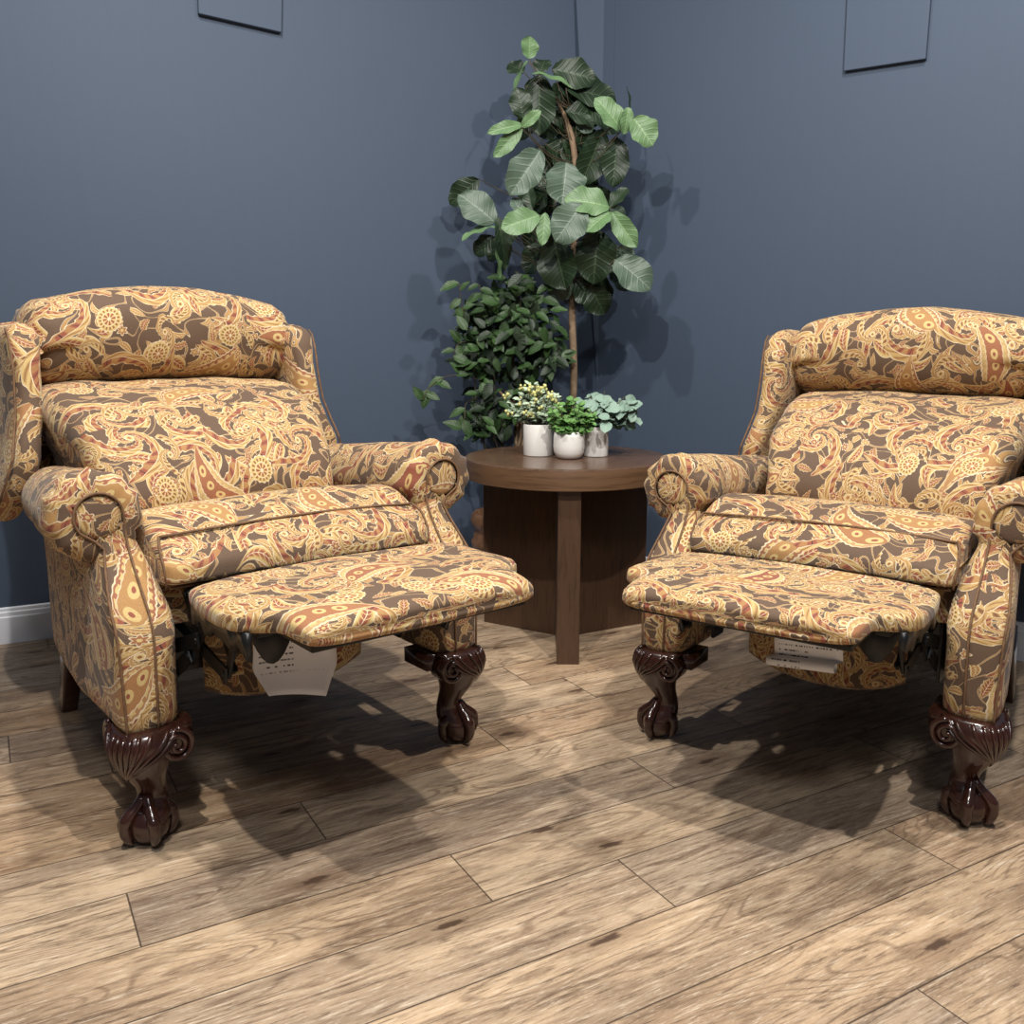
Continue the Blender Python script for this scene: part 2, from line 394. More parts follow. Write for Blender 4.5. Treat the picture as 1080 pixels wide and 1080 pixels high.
def sweep_x(name, prof, half, mat, parent, off, ends=.03, zdrop=0, nx=41, e=3.0, amp=.004, seed=0, pleat=0, wscale=None):
    """a stuffed cushion: closed (y,z) profile carried along x, closing in rounded ends"""
    P=np.array(prof); ctr=P.mean(axis=0); rows=[]; U=[]
    xs=np.concatenate([[-1,-.997,-.985,-.96,-.93],np.linspace(-.88,.88,nx),[.93,.96,.985,.997,1]])
    for t in xs:
        d=1-abs(t); k=min(1, d*half/ends); s=math.sqrt(max(0,1-(1-k)**2)) if k<1 else 1
        s=.02+.98*s
        row=[]
        for y,z in P:
            yy=ctr[0]+(y-ctr[0])*(1-(1-s)*ends*1.6/ max(.02,abs(y-ctr[0])+.02)) if s<1 else y
            q=np.array([y,z])-ctr; L=np.linalg.norm(q); q=q*(1-(1-s)*min(1,ends*1.3/max(L,1e-6)))
            w=half*(wscale(z) if wscale else 1)
            row.append(V(t*w, ctr[0]+q[0], ctr[1]+q[1]-zdrop*(t*half)**2*(1 if z>ctr[1] else .2)))
        rows.append(row); U.append(t*half)
    acc=Acc(); surf(acc, rows, closed=True, cap0=True, cap1=True, uvs=(U,None))
    o=acc.build(name, mat, parent, off=off, merge=.0004)
    puff(o.data, amp, 9, seed)
    if pleat:
        for v in o.data.vertices:
            a=abs(v.co.x)/half
            if a>.80: v.co += Vector(v.normal)*pleat*math.sin(math.atan2(v.co.z-ctr[1], v.co.y-ctr[0])*17+seed)*(a-.80)/.2
    return o

def build_chair(lab, loc, rz, sc, seed, off, tagkind):
    T=thing('recliner_chair', lab, 'chair', loc, rz, 'paisley wing recliners', sc)
    F, W, K, PIPE = MAT['fabric'], MAT['mahogany'], MAT['black'], MAT['piping']
    R=random.Random(seed); ox,oy=off
    tp=.10 if tagkind=='rolled' else 0
    bx=-.022 if tagkind=='curled' else 0
    wz=.032 if tagkind=='curled' else 0
    def o2(): return (ox+R.uniform(0,9), oy+R.uniform(0,9))
    # ---------- seat cushion
    prof=catmull([(.012,.500),(-.006,.525),(.012,.560),(.060,.592),(.075,.601),(.13,.622),(.20,.628),(.30,.607),(.44,.56),(.52,.52),(.52,.49),(.40,.485),(.15,.485)],5,True)
    seat=sweep_x('seat_cushion', prof, .303, F, T, (ox+.3,oy+.1), ends=.022, zdrop=.12, amp=.004, seed=seed)
    a=Acc(); xs=np.linspace(-.292,.292,25)
    tube(a,[V(x,.062+.004*math.sin(x*9),.5965-.1*x*x) for x in xs],.0028,8)
    tube(a,[V(x,.016,.494) for x in xs],.0028,8)
    for s in(-1,1): tube(a,catmull([V(s*.292,.062,.588),V(s*.300,.035,.57),V(s*.301,.012,.53),V(s*.297,.014,.497)],5),.0028,8)
    a.build('seat_piping',PIPE,seat)
    # ---------- lower back cushion
    prof=catmull([(.62,.50),(.42,.50),(.315,.545),(.285,.60),(.288,.655),(.325,.720),(.400,.782),(.52,.833),(.64,.858),(.735,.860),(.79,.83),(.80,.77),(.73,.62)],5,True)
    o=sweep_x('back_cushion', prof, .322, F, T, (ox+1.7,oy+2.1), ends=.045, zdrop=.05, amp=.007, seed=seed+3, pleat=.003,
              wscale=lambda z: lerp(z,[.5,.64,.72,.80,.86],[.84,.85,.89,.96,1.0]))
    # ---------- head roll
    pr=[]
    for k in range(48):
        t=2*PI*k/48; c,s=math.cos(t),math.sin(t)
        pr.append((.80+.140*sgnp(c,.85)-.015*s, .975+.124*sgnp(s,.85)))
    o=sweep_x('head_cushion', pr, .338, F, T, (ox+3.3,oy+.6), ends=.05, zdrop=.44, amp=.006, seed=seed+5, pleat=.0045)
    # ---------- back shell
    rows=[]
    for z in [.24,.26,.4,.6,.8,.98,1.04,1.065,1.07]:
        yc=lerp(z,[.24,.6,1.07],[.80,.90,1.03]); hx=lerp(z,[.24,.6,1.0,1.05,1.07],[.30,.335,.33,.30,.22]); hy=lerp(z,[.24,.26,1.04,1.07],[.035,.05,.05,.02])
        rows.append(superring(0,yc,hx,hy,z,44,.35))
    a=Acc(); surf(a,rows,closed=True,cap0=True,cap1=True,swap=True); a.build('back_panel',F,T,off=o2())
    # ---------- frame under the seat
    a=Acc(); box(a,(0,.46,.375),(.285,.30,.105)); a.build('seat_frame',K,T,smooth=False)
    a=Acc(); surf(a,[superring(0,.085,.298,.016,z,24,.4) for z in(.405,.408,.44,.488,.492)],closed=True,cap0=True,cap1=True,swap=True); a.build('front_rail',F,T,off=o2())
    # ---------- arms
    def yf(z): return lerp(z,[.20,.40,.44,.47,.51,.55,.58,.61,.66],[-.030,-.030,-.022,-.004,.032,.064,.082,.090,.090])
    def xin(z): return lerp(z,[.20,.40,.44,.51,.55,.60],[.302,.296,.292,.300,.312,.330])
    def xo(z): return lerp(z,[.20,.47,.51,.55,.58,.62],[.407,.412,.406,.398,.392,.392])
    for s in(-1,1):
        rows=[]
        for z in [.232,.2335,.238,.25,.28,.32,.36,.40,.43,.46,.49,.52,.55,.575,.60,.63]:
            sh=.010*max(0,1-(z-.232)/.012) if z<.244 else 0
            f=yf(z)+sh; i=xin(z)+sh; q=xo(z)-sh; b=lerp(z,[.23,.6],[.80,.82])
            xm=.416-sh
            pts=[(i,.45),(i,.25),(i,f+.05),(i+.002,f+.022),(i+.014,f+.007),(i+.032,f+.001),(i+.05,f),((i+q)/2+.015,f-.001),(q-.016,f),(q-.005,f+.004),(q,f+.014),(q+.003,f+.05),(max(q,xm-.006),.14),(xm-.006,.28),(xm-.016,.45),(xm-.038,.62),(xm-.070,b-.03),(xm-.082,b),(xm-.10,b+.005),(.31,b),(.30,.62)]
            rows.append([V(s*(x-tp*max(0,y-.05)*(1 if x>.33 else 0)),y,z) for x,y in pts])
        a=Acc(); surf(a,rows,closed=True,cap0=True,swap=True)
        side=a.build('side_panel',F,T,off=o2()); puff(side.data,.003,8,seed)
        # piping on the side panel's front
        a=Acc(); PR=.0036
        line=[V(s*(xo(z)-.004),yf(z)-.001,z) for z in np.linspace(.236,.575,20)]+[V(s*.403,.083,.590)]
        line+=[V(s*(.393+.045*math.cos(t)),.0805,.637+.045*math.sin(t)) for t in np.linspace(-.22*PI,PI,22)]
        line+=[V(s*(lerp(z,[.2,.44,.6],[.347,.342,.346])),yf(z)-.002,z) for z in np.linspace(.61,.236,24)]
        tube(a,line,.0028,6)
        a.build('front_piping',PIPE,side)
        # rolled armrest
        rows=[]; n=40
        ys=[.083,.084,.087,.093,.103,.118,.135,.16,.21,.27,.34,.41,.48,.55,.60,.625,.64,.645]
        rr=[.044,.056,.070,.079,.085,.088,.089,.088,.088,.088,.087,.087,.087,.087,.087,.082,.06,.03]
        for k,(y,r) in enumerate(zip(ys,rr)):
            zc=.636-.085*(y-.1); xc=lerp(y,[.1,.14,.3,.5,.64],[.393,.393,.380,.362,.345]); row=[]
            for j in range(n):
                t=2*PI*j/n-PI/2
                g=(.0035*math.sin(11*t+seed)+.002*math.sin(17*t)) if y<.15 else .0015*math.sin(3*t+y*30)
                ex=1.04 if math.cos(t)>0 else 1.0
                r2=r*lerp(y,[.12,.3,.5,.64],[1,.93,.85,.80])
                row.append(V(s*(xc+(r2+g)*ex*math.cos(t)), y, zc+(r-r2)*.6+(r2+g)*math.sin(t)))
            rows.append(row)
        a=Acc(); surf(a,rows,closed=True,cap0=False,cap1=True)
        arm=a.build('armrest',F,T,off=o2()); puff(arm.data,.003,10,seed+s)
        # scroll disc on the armrest front
        rows=[[V(s*(.392+r*math.cos(t)),.084-d,.637+r*math.sin(t)) for t in [2*PI*j/28 for j in range(28)]] for r,d in((.045,-.008),(.042,-.001),(.034,.002),(.022,.004),(.008,.005))]
        a=Acc(); surf(a,rows,closed=True,cap1=True,uvs=([.0,.003,.011,.025,.039],None)); 
        for q,f in enumerate(a.f):   # flat projection for the pattern
            a.uv[q]=[(a.v[i][0],a.v[i][2]) for i in f]
        disc=a.build('armrest_disc',F,arm,off=o2())
                # ---------- wing
        rows=[]
        zs=[.54,.542,.55,.57,.61,.66,.70,.75,.80,.86,.92,.97,1.0,1.02,1.033,1.038]
        for k,z in enumerate(zs):
            f=lerp(z,[.54,.57,.61,.65,.70,.75,.80,.86,.92,.97,1.01,1.038],[.71,.65,.585,.56,.55,.572,.59,.60,.605,.615,.63,.68])
            b=lerp(z,[.54,.60,.75,.9,1.0,1.038],[.84,.90,.97,1.02,1.04,.97])
            xc=lerp(z,[.54,.62,.70,.80,.90,1.04],[.405,.398,.375,.352,.345,.345])
            th=lerp(z,[.54,.542,.55,.57,.8,1.0,1.02,1.033,1.038],[.006,.018,.029,.034,.036,.042,.038,.024,.004])
            cy=(f+b)/2; hy=(b-f)/2; zq=z-(wz*max(0,z-.8)/.22)
            row=[]
            for j in range(40):
                t=2*PI*j/40; c,sn=math.cos(t),math.sin(t)
                bul=.006*math.sin(z*40)*(1 if sn<0 else 0)
                row.append(V(s*(xc+(th+bul*.3)*sgnp(c,.6)), cy+(hy)*sgnp(sn,.35), zq))
            rows.append(row)
        a=Acc(); surf(a,rows,closed=True,cap0=True,cap1=True,swap=True)
        wing=a.build('wing',F,T,off=o2()); puff(wing.data,.007,11,seed+s*2)
        a=Acc(); pp=[]
        for z in np.linspace(.56,1.02,30):
            f=lerp(z,[.54,.57,.61,.65,.70,.75,.80,.86,.92,.97,1.01,1.038],[.71,.65,.585,.56,.55,.572,.59,.60,.605,.615,.63,.68])
            xc=lerp(z,[.54,.62,.70,.80,.90,1.04],[.405,.398,.375,.352,.345,.345])
            pp.append(V(s*(xc+.0325),f+.008,z-(wz*max(0,z-.8)/.22)))
        tube(a,pp,.0028,6); a.build('wing_piping',PIPE,wing)
        # ---------- legs
        build_front_leg(T,s,W); 
        rows=[]
        for z,x,y,h in((.245,.315,.70,.026),(.12,.318,.745,.024),(.003,.322,.80,.020),(.0,.322,.80,.017)): rows.append(superring(s*x,y,h,h,z,20,.3))
        a=Acc(); surf(a,rows,closed=True,cap0=True,cap1=True,swap=True); a.build('rear_leg',W,T)
    # ---------- hanging kick board
    rows=[]
    for x in np.linspace(-.19,.19,21):
        t=x/.19; zb=.178+.045*abs(t)**2.4; ed=math.sqrt(max(0,1-max(0,abs(t)-.9)/.1))*.8+.2
        rows.append([V(x,.145-.016*ed*1,zb+.012),V(x,.145-.02*ed,zb+.03),V(x,.145-.021*ed,.30),V(x,.145-.02*ed,.44),V(x,.145,.46),V(x,.145+.018*ed,.44),V(x,.145+.018*ed,.30),V(x,.145+.016*ed,zb+.02),V(x,.145,zb)])
    a=Acc(); surf(a,rows,closed=True,cap0=True,cap1=True); a.build('kick_panel',F,T,off=(ox+.7,oy+4))
    # ---------- footrest
    rows=[]
    ys=[-.075,-.077,-.084,-.10,-.12,-.15,-.18,-.21,-.24,-.27,-.295,-.31,-.32,-.33,-.345,-.365,-.39,-.415,-.435,-.447,-.453,-.455]
    for y in ys:
        hw=lerp(y,[-.455,-.453,-.447,-.435,-.41,-.365,-.345,-.332,-.32,-.31,-.295,-.27,-.2,-.14,-.10,-.084,-.077,-.075],
                  [.215,.222,.231,.236,.239,.242,.248,.268,.288,.299,.306,.309,.308,.303,.296,.290,.282,.275])
        th=lerp(y,[-.455,-.453,-.447,-.435,-.41,-.12,-.10,-.084,-.077,-.075],[.005,.012,.018,.022,.024,.024,.023,.018,.011,.004])
        zc=.501+.006*lerp(y,[-.45,-.1],[1,0])-.008*lerp(y,[-.455,-.38],[1,0]); row=[]
        for j in range(64):
            t=2*PI*j/64; c,sn=math.cos(t),math.sin(t)
            x=hw*sgnp(c,.22); crown=.009*(1-(x/hw)**2)*(1 if sn>0 else 0)
            groove=-.005*math.exp(-((y+.325)/.012)**2)*(1 if sn>0 else 0)*(abs(x)/.3)**2
            row.append(V(x,y,zc+th*sgnp(sn,.55)+crown+groove))
        rows.append(row)
    rows=[[p+V(0,.018*(1-math.cos(p[0]/.24*PI*.5))*0-.012*math.cos(min(1,abs(p[0])/.25)*PI/2)*(1 if p[1]<-.35 else 0),0) for p in r] for r in rows]
    a=Acc(); surf(a,rows,closed=True,cap0=True,cap1=True,swap=True)
    for q,f in enumerate(a.f): a.uv[q]=[(a.v[i][0], a.v[i][1]-(.05 if a.v[i][2]<.50 and a.v[i][1]<-.4 else 0)+a.v[i][2]*.6) for i in f]
    fr=a.build('footrest',F,T,off=(ox+.25,oy+6.3),merge=.0003); puff(fr.data,.005,7,seed+8)
    a=Acc(); box(a,(0,-.20,.488),(.27,.10,.008)); box(a,(0,-.03,.484),(.255,.10,.006)); box(a,(0,-.34,.477),(.222,.095,.007)); a.build('footrest_board_and_light_stop',K,fr,smooth=False,bev=.003)  # second slab added to block light leaking between seat and footrest
    # ---------- steel linkage each side
    for s in(-1,1):
        a=Acc()
        def bar(p,q,w=.015,t=.003,x=0):
            p=V(s*(p[0]),p[1],p[2]); q=V(s*(q[0]),q[1],q[2]); d=q-p; L=np.linalg.norm(d)
            box(a,(p+q)/2,(L/2+.008,t,w),frame(d,np.cross(V(1,0,0),d)))
            for e in(p,q): tube(a,[e-V(.006,0,0),e+V(.006,0,0)],.007,8)
        bar((.262,.16,.33),(.262,-.03,.395)); bar((.256,-.03,.395),(.256,.03,.475)); bar((.250,.12,.40),(.250,-.13,.355)); bar((.244,-.13,.355),(.244,-.20,.475),.010)
        bar((.256,.02,.345),(.256,-.09,.475)); bar((.238,.06,.37),(.238,-.02,.47)); bar((.262,.10,.30),(.262,.02,.35)); bar((.232,-.13,.36),(.232,-.05,.47),.009)
        box(a,(s*.268,.34,.345),(.004,.20,.075)); box(a,(s*.268,.12,.36),(.004,.03,.10)); box(a,(s*.24,-.18,.474),(.014,.12,.006))
        a.build('footrest_linkage',K,T,smooth=False,bev=.0015)
        # scalloped cover plate hanging under the footrest ear
        rows=[]
        for k in range(13):
            y=-.03-.25*k/12; d=.012+.016*abs(math.sin(k*.7+s))+.008*math.sin(k*2.3)
            rows.append([V(s*.288,y-.05,.49),V(s*.288,y-.05,.472-d),V(s*.278,y-.05,.472-d),V(s*.278,y-.05,.49)])
        a=Acc(); surf(a,rows,closed=True,cap0=True,cap1=True); a.build('linkage_cover',K,T)
    # black spring bracket with a scooped lower edge, in front of the kick board
    a=Acc(); x0=-.185 if tagkind=='curled' else .205
    rows=[]
    for k in range(11):
        x=x0+.10*k/10-.05; t=(k-5)/5; d=.085*(1-t*t)+.008
        rows.append([V(x,-.20,.485),V(x,-.205,.475-d),V(x,-.201,.472-d),V(x,-.195,.485)])
    surf(a,rows,closed=True,cap0=True,cap1=True); a.build('spring_bracket',K,T)
    # ---------- printed law tag
    a=Acc(); rows=[]
    if tagkind=='curled':
        for k in range(17):
            t=k/16; rows.append([])
            for j in range(13):
                u=j/12; hw=lerp(t,[0,.1,.72,1],[.074,.083,.090,.060]); z=.465-.175*t-.010*(u-.5)
                x=-.112+(u-.5)*2*hw+.012*math.sin(t*PI)
                y=-.13+.05*math.sin(t*PI*.55)-.05*(u-.5)**2-.05*t*t
                rows[-1].append(V(x,y,z-.02*(u)*t))
    else:
        for k in range(28):
            t=k/27; rows.append([])
            if t<.60: y,z=-.10-.012*math.sin(t*5),.445-.125*t/.60
            else:
                g=(t-.60)/.40*2.3*PI; r=.0125-.0035*(t-.60)/.40; y,z=-.108-r*math.sin(g)-.004, .320-.0125+r*math.cos(g)
            for j in range(9): rows[-1].append(V(-.034+.150*j/8-(.012 if t>.60 else 0),y,z+.012*j/8))
    surf(a,rows,uvs=(np.linspace(0,1,len(rows)),np.linspace(0,1,len(rows[0]))))
    t=a.build('paper_tag',MAT['paper'],T,recalc=False); t['label']='white printed care tag hanging under the footrest'
    md=t.modifiers.new('s','SOLIDIFY'); md.thickness=.0006
    for c in T.children:
        if c.name.split('.')[0] in ('wing','back_cushion','head_cushion'): c.location.x={'wing':(-.033,0),'back_cushion':(-.046,.036),'head_cushion':(-.022,.010)}[c.name.split('.')[0]][tagkind=='rolled']
    return T

def build_front_leg(T,s,W):
    a=Acc(); ax=V(.346,.022)
    dg=V(.72,-.69); dg=dg/np.linalg.norm(dg)
    lv=[(.2405,.014,.056),(.236,.020,.059),(.222,.029,.061),(.205,.034,.060),(.185,.035,.055),(.165,.033,.047),(.148,.030,.041),(.130,.023,.034),(.112,.014,.029),(.096,.009,.0275),(.082,.011,.031),(.068,.018,.037),(.056,.025,.040),(.048,.027,.038)]
    def ctr(z): return ax+dg*lerp(z,[l[0] for l in lv][::-1],[l[1] for l in lv][::-1])
    def rad(z): return lerp(z,[l[0] for l in lv][::-1],[l[2] for l in lv][::-1])
    rows=[]
    for z in np.concatenate([np.linspace(.2405,.235,3),np.linspace(.225,.048,28)]):
        c=ctr(z); r=rad(z); e=lerp(z,[.05,.14,.2,.24],[1,1,.8,.62]); row=[]
        for j in range(36):
            t=2*PI*j/36; row.append(V(s*(c[0]+r*sgnp(math.cos(t),e)),c[1]+r*sgnp(math.sin(t),e),z))
        rows.append(row)
    surf(a,rows,closed=True,cap0=True,cap1=True)
    # ball and claws
    bc=V(ax[0]+dg[0]*.032,ax[1]+dg[1]*.032,.0395)
    R0=.040; rows=[[V(s*(bc[0]+R0*math.sin(f)*math.cos(t)),bc[1]+R0*math.sin(f)*math.sin(t),bc[2]+R0*math.cos(f)*.97) for t in [2*PI*j/20 for j in range(20)]] for f in np.linspace(.08,PI-.08,14)]
    surf(a,rows,closed=True,cap0=True,cap1=True)
    for k,da in enumerate((-math.radians(42),math.radians(38),math.radians(128),-math.radians(132))):
        base=math.atan2(dg[1],dg[0])+da; d=V(math.cos(base),math.sin(base))
        pts=[]
        for rr,z in ((.006,.098),(.020,.080),(.036,.066),(.046,.052),(.0465,.036),(.042,.020),(.034,.007)):
            pts.append(V(s*(bc[0]+d[0]*rr),bc[1]+d[1]*rr,z))
        P=catmull(pts,3); n=len(P); rs=[lerp(i/(n-1),[0,.3,.45,.55,.7,.85,1],[.010,.012,.0135,.0105,.0115,.009,.004]) for i in range(n)]
        tube(a,P,rs,10)
    # carved flutes on the knee
    a0=math.atan2(dg[1],dg[0])
    for k in range(13):
        u=-1+2*k/12; pts=[]
        for q in range(12):
            w=q/11; z=.237-.090*w**.9-.010*(1-u*u)*w
            th=a0+math.radians(6)+u*math.radians(100)*(1-w**1.6)+math.radians(26)*w**2
            c=ctr(z); r=rad(z)+.0005; e=lerp(z,[.05,.14,.2,.24],[1,1,.8,.62])
            pts.append(V(s*(c[0]+r*sgnp(math.cos(th),e)),c[1]+r*sgnp(math.sin(th),e),z))
        rs=[.0052*(1-.45*q/11)*(1 if q<10 else .6) for q in range(12)]
        tube(a,pts,rs,6)
    # volutes: one beside the post's inner front, one on its outer side
    for (c,nx) in ((V(.322,-.047,.205),V(0,-1,0)),(V(.405,.062,.206),V(1,0,0))):
        e1=V(-1,0,0) if nx[1]<0 else V(0,1,0); e2=V(0,0,1)
        cyl=[[c+nx*d+r*(math.cos(t)*e1+math.sin(t)*e2) for t in [2*PI*j/24 for j in range(24)]] for r,d in((.031,-.045),(.0325,-.002),(.030,.004),(.010,.006),(.002,.006))]
        sp=[]
        for q in range(44):
            g=q/43; t=PI*.5-g*4.0*PI; r=.0295*(1-g)**.9+.003; sp.append(c+nx*(.005+.006*g)+r*(math.cos(t)*e1+math.sin(t)*e2))
        f=lambda p: V(s*p[0],p[1],p[2])
        surf(a,[[f(p) for p in row] for row in cyl],closed=True,cap0=True,cap1=True)
        tube(a,[f(p) for p in sp],[.0062*(1-.45*q/43) for q in range(44)],8)
    # dark return block behind the volute
    box(a,(s*.306,.038,.219),(.030,.048,.018))
    return a.build('front_leg',W,T)
H=1.0; FPX=984.0; PT=math.radians(10.7)
def ray(px,py):
    u=px-540; v=540-py; return V(u,FPX*math.cos(PT)+v*math.sin(PT),-FPX*math.sin(PT)+v*math.cos(PT))
def at_depth(px,py,Y):
    d=ray(px,py); return V(0,0,H)+d*(Y/d[1])
cam=bpy.data.cameras.new('camera'); cam.sensor_width=36; cam.lens=FPX/1080*36; co=bpy.data.objects.new('camera',cam); C.objects.link(co)
co.location=(0,0,H); co.rotation_euler=(PI/2-PT,0,0); bpy.context.scene.camera=co; cam.clip_start=.05
# ---------- floor of individual planks in one mesh
ang=math.radians(29.5); PW=.1755; V0=1.515; PL=1.13
known={0:.148,1:.525,-1:.718,-2:.994,-3:1.541,-5:1.185,2:1.05,3:.30,-4:.62}
rr=random.Random(4); vs=[];fs=[];uvs=[];pl=[];ed=[]
for k in range(-12,22):
    st=known.get(k, rr.uniform(0,1.13))
    for q in range(-5,5):
        u0=st+q*PL; u1=u0+PL; v0=V0+k*PW; v1=v0+PW
        b=len(vs); R_=rr.random(),rr.random(),rr.random()
        # five strips so the edge distances are true inside
        for (a,c) in ((u0,v0),(u1,v0),(u1,v1),(u0,v1)): vs.append((a*math.cos(ang)-c*math.sin(ang), a*math.sin(ang)+c*math.cos(ang),0))
        m=len(vs); hx,hy=PL/2,PW/2
        vs_in=[(u0+hy,v0+hy),(u1-hy,v0+hy)]
        for (a,c) in vs_in: vs.append((a*math.cos(ang)-c*math.sin(ang), a*math.sin(ang)+c*math.cos(ang),0))
        P={b:(u0,v0,0,0),b+1:(u1,v0,0,0),b+2:(u1,v1,0,0),b+3:(u0,v1,0,0),m:(u0+hy,v0+hy,hy,hy),m+1:(u1-hy,v0+hy,hy,hy)}
        for f in ([b,b+1,m+1,m],[b+1,b+2,m+1],[b+2,b+3,m,m+1],[b+3,b,m]):
            fs.append(f)
            for i in f: uvs+= [P[i][0]-u0,P[i][1]-v0]; pl+=list(R_); ed+=[P[i][2],P[i][3],0]
me=bpy.data.meshes.new('floor'); me.from_pydata(vs,[],fs); ul=me.uv_layers.new(name='UVMap'); ul.data.foreach_set('uv',uvs)
for nm,dat in(('plank',pl),('edge',ed)):
    at_=me.attributes.new(nm,'FLOAT_VECTOR','CORNER'); at_.data.foreach_set('vector',dat)
struct(link('floor',me,MAT['floor']))
# ---------- walls
HW=3.0
A0=V(-1.62,2.97); dL=V(.90,.44); dL/=np.linalg.norm(dL); nL=V(dL[1],-dL[0])   # normal to the room
B0=V(1.57,2.80); dR=V(1.30,-1.09); dR/=np.linalg.norm(dR); nR=V(dR[1],-dR[0])
if nR[1]>0: nR=-nR
Awall=A0-nL*.014; Bwall=B0-nR*.014
def on_plane(px,py,p,n):
    d=ray(px,py); o=V(0,0,H); t=((p[0]-o[0])*n[0]+(p[1]-o[1])*n[1])/(d[0]*n[0]+d[1]*n[1]); return o+d*t
def extr(name,poly,n,depth,mat,parent=None):     # polygon in a wall plane given a thickness away from n
    a=Acc(); k=len(poly); N=V(n[0],n[1],0); f=[V(*p) for p in poly]; bk=[p-N*depth for p in f]
    a.add(f+bk,[list(range(k)),list(range(2*k-1,k-1,-1))]+[[i,(i+1)%k,(i+1)%k+k,i+k] for i in range(k)],[[(0,0)]*k,[(0,0)]*k]+[[(0,0)]*4]*k)
    return a.build(name,mat,parent,smooth=False)
e0=on_plane(610,0,Awall,nL); e1=on_plane(621,370,Awall,nL)
def edge(z): t=(z-e1[2])/(e0[2]-e1[2]); return e1+(e0-e1)*t
L0=Awall-dL*2.2
struct(extr('wall_left',[(L0[0],L0[1],0),tuple(edge(0)),tuple(edge(HW)),(L0[0],L0[1],HW)],nL,.02,MAT['wall']))
R1=Bwall+dR*2.0; 
# right wall runs on behind the left wall's end
den=dL[0]*(-dR[1])-dL[1]*(-dR[0]); 
Cn=None
M_=np.array([[dL[0],-dR[0]],[dL[1],-dR[1]]]); s_,t_=np.linalg.solve(M_,Bwall-Awall); Cn=Awall+dL*s_
R0=Cn-dR*.25
struct(extr('wall_right',[(R0[0],R0[1],0),(R1[0],R1[1],0),(R1[0],R1[1],HW),(R0[0],R0[1],HW)],nR,.08,MAT['wall']))
s0=on_plane(649,0,Bwall,nR); s1=on_plane(646.6,85,Bwall,nR)
b0=V(s0[0],s0[1],0); a=Acc()
hid=edge(0)-V(nL[0],nL[1],0)*.004
rows=[]
for z in(0,HW):
    q=edge(z)-V(nL[0],nL[1],0)*.006; q=q-V(dL[0],dL[1],0)*.02
    rows.append([V(q[0],q[1],z), V(s0[0]+nR[0]*.0006,s0[1]+nR[1]*.0006,z), V(s0[0]-nR[0]*.02,s0[1]-nR[1]*.02,z), V(q[0]-nL[0]*.012,q[1]-nL[1]*.012,z)])
surf(a,rows,closed=True); struct(a.build('trim_1',MAT['wall'],smooth=False))
# baseboards
prof=[(0,0),(.014,0),(.014,.088),(.010,.092),(.010,.104),(.006,.108),(.006,.117),(.002,.121),(0,.121)]
def baseboard(name,p,d,n,l0,l1):
    rows=[[V(p[0]+d[0]*l+n[0]*q,p[1]+d[1]*l+n[1]*q,z) for q,z in prof] for l in (l0,l1)]
    a=Acc(); surf(a,rows,closed=True,cap0=True,cap1=True); return struct(a.build(name,MAT['trim'],smooth=False))
sl=np.dot(edge(0)[:2]-Awall,dL); baseboard('baseboard_left',Awall,dL,nL,-2.2,sl-.0)
sr=np.dot(Cn-Bwall,dR); baseboard('baseboard_right',Bwall,dR,nR,sr+.03,2.0)
# cover panels on the walls
def panel(lab,px,p,n,th,tilt=0):
    poly=[on_plane(x,y,p+n*th,n) for x,y in px]
    o=extr('access_panel',poly,n,th,MAT['wall']); o['label']=lab; o['category']='panel'; o['group']='painted panels high on the walls'
    md=o.modifiers.new('b','BEVEL'); md.width=.0025; md.segments=2; return o
panel('square slate blue panel high on the left wall',[(209.5,14),(297,34),(299,-70),(206,-95)],Awall,nL,.020)
panel('square slate blue panel high on the right wall',[(889.5,75),(976,62),(987,-70),(896,-62)],Bwall,nR,.016)
# ---------- round table
TX,TY=.181,3.057
T=thing('round_side_table','round dark walnut side table with three-board base in the corner','table',(TX,TY,0))
a=Acc(); n=96; zt,zb,r=.61,.546,.336
prof_t=[(.0005,zt),(.1,zt),(.2,zt),(.3,zt),(r-.004,zt),(r-.001,zt-.0012),(r,zt-.004)]
rows=[[V(q*math.cos(2*PI*j/n),q*math.sin(2*PI*j/n),z) for j in range(n)] for q,z in prof_t]
surf(a,rows,closed=True)
for q,f in enumerate(a.f): a.uv[q]=[(a.v[i][0]*.8+a.v[i][1]*.6,a.v[i][1]*.8-a.v[i][0]*.6) for i in f]
k0=len(a.f)
rows=[[V(q*math.cos(2*PI*j/n),q*math.sin(2*PI*j/n),z) for j in range(n)] for q,z in ((r,zt-.004),(r,zb+.002),(r-.002,zb),(.001,zb))]
surf(a,rows,closed=True,mi=1,swap=True)
a.build('table_top',[MAT['walnut_top'],MAT['walnut_band']],T,merge=.00005).data.set_sharp_from_angle(angle=math.radians(40))
for k,dg in enumerate((268.5,148.5,28.5)):
    a=Acc(); an=math.radians(dg); L=.308; w=.0345
    R_=rotz(an); c=R_@V(.02+(L-.02)/2,0,0)
    box(a,(c[0],c[1],zb/2),((L-.02)/2,w,zb/2-.0005),R_); a.build('base_board',MAT['walnut'],T,smooth=False,bev=.0015)
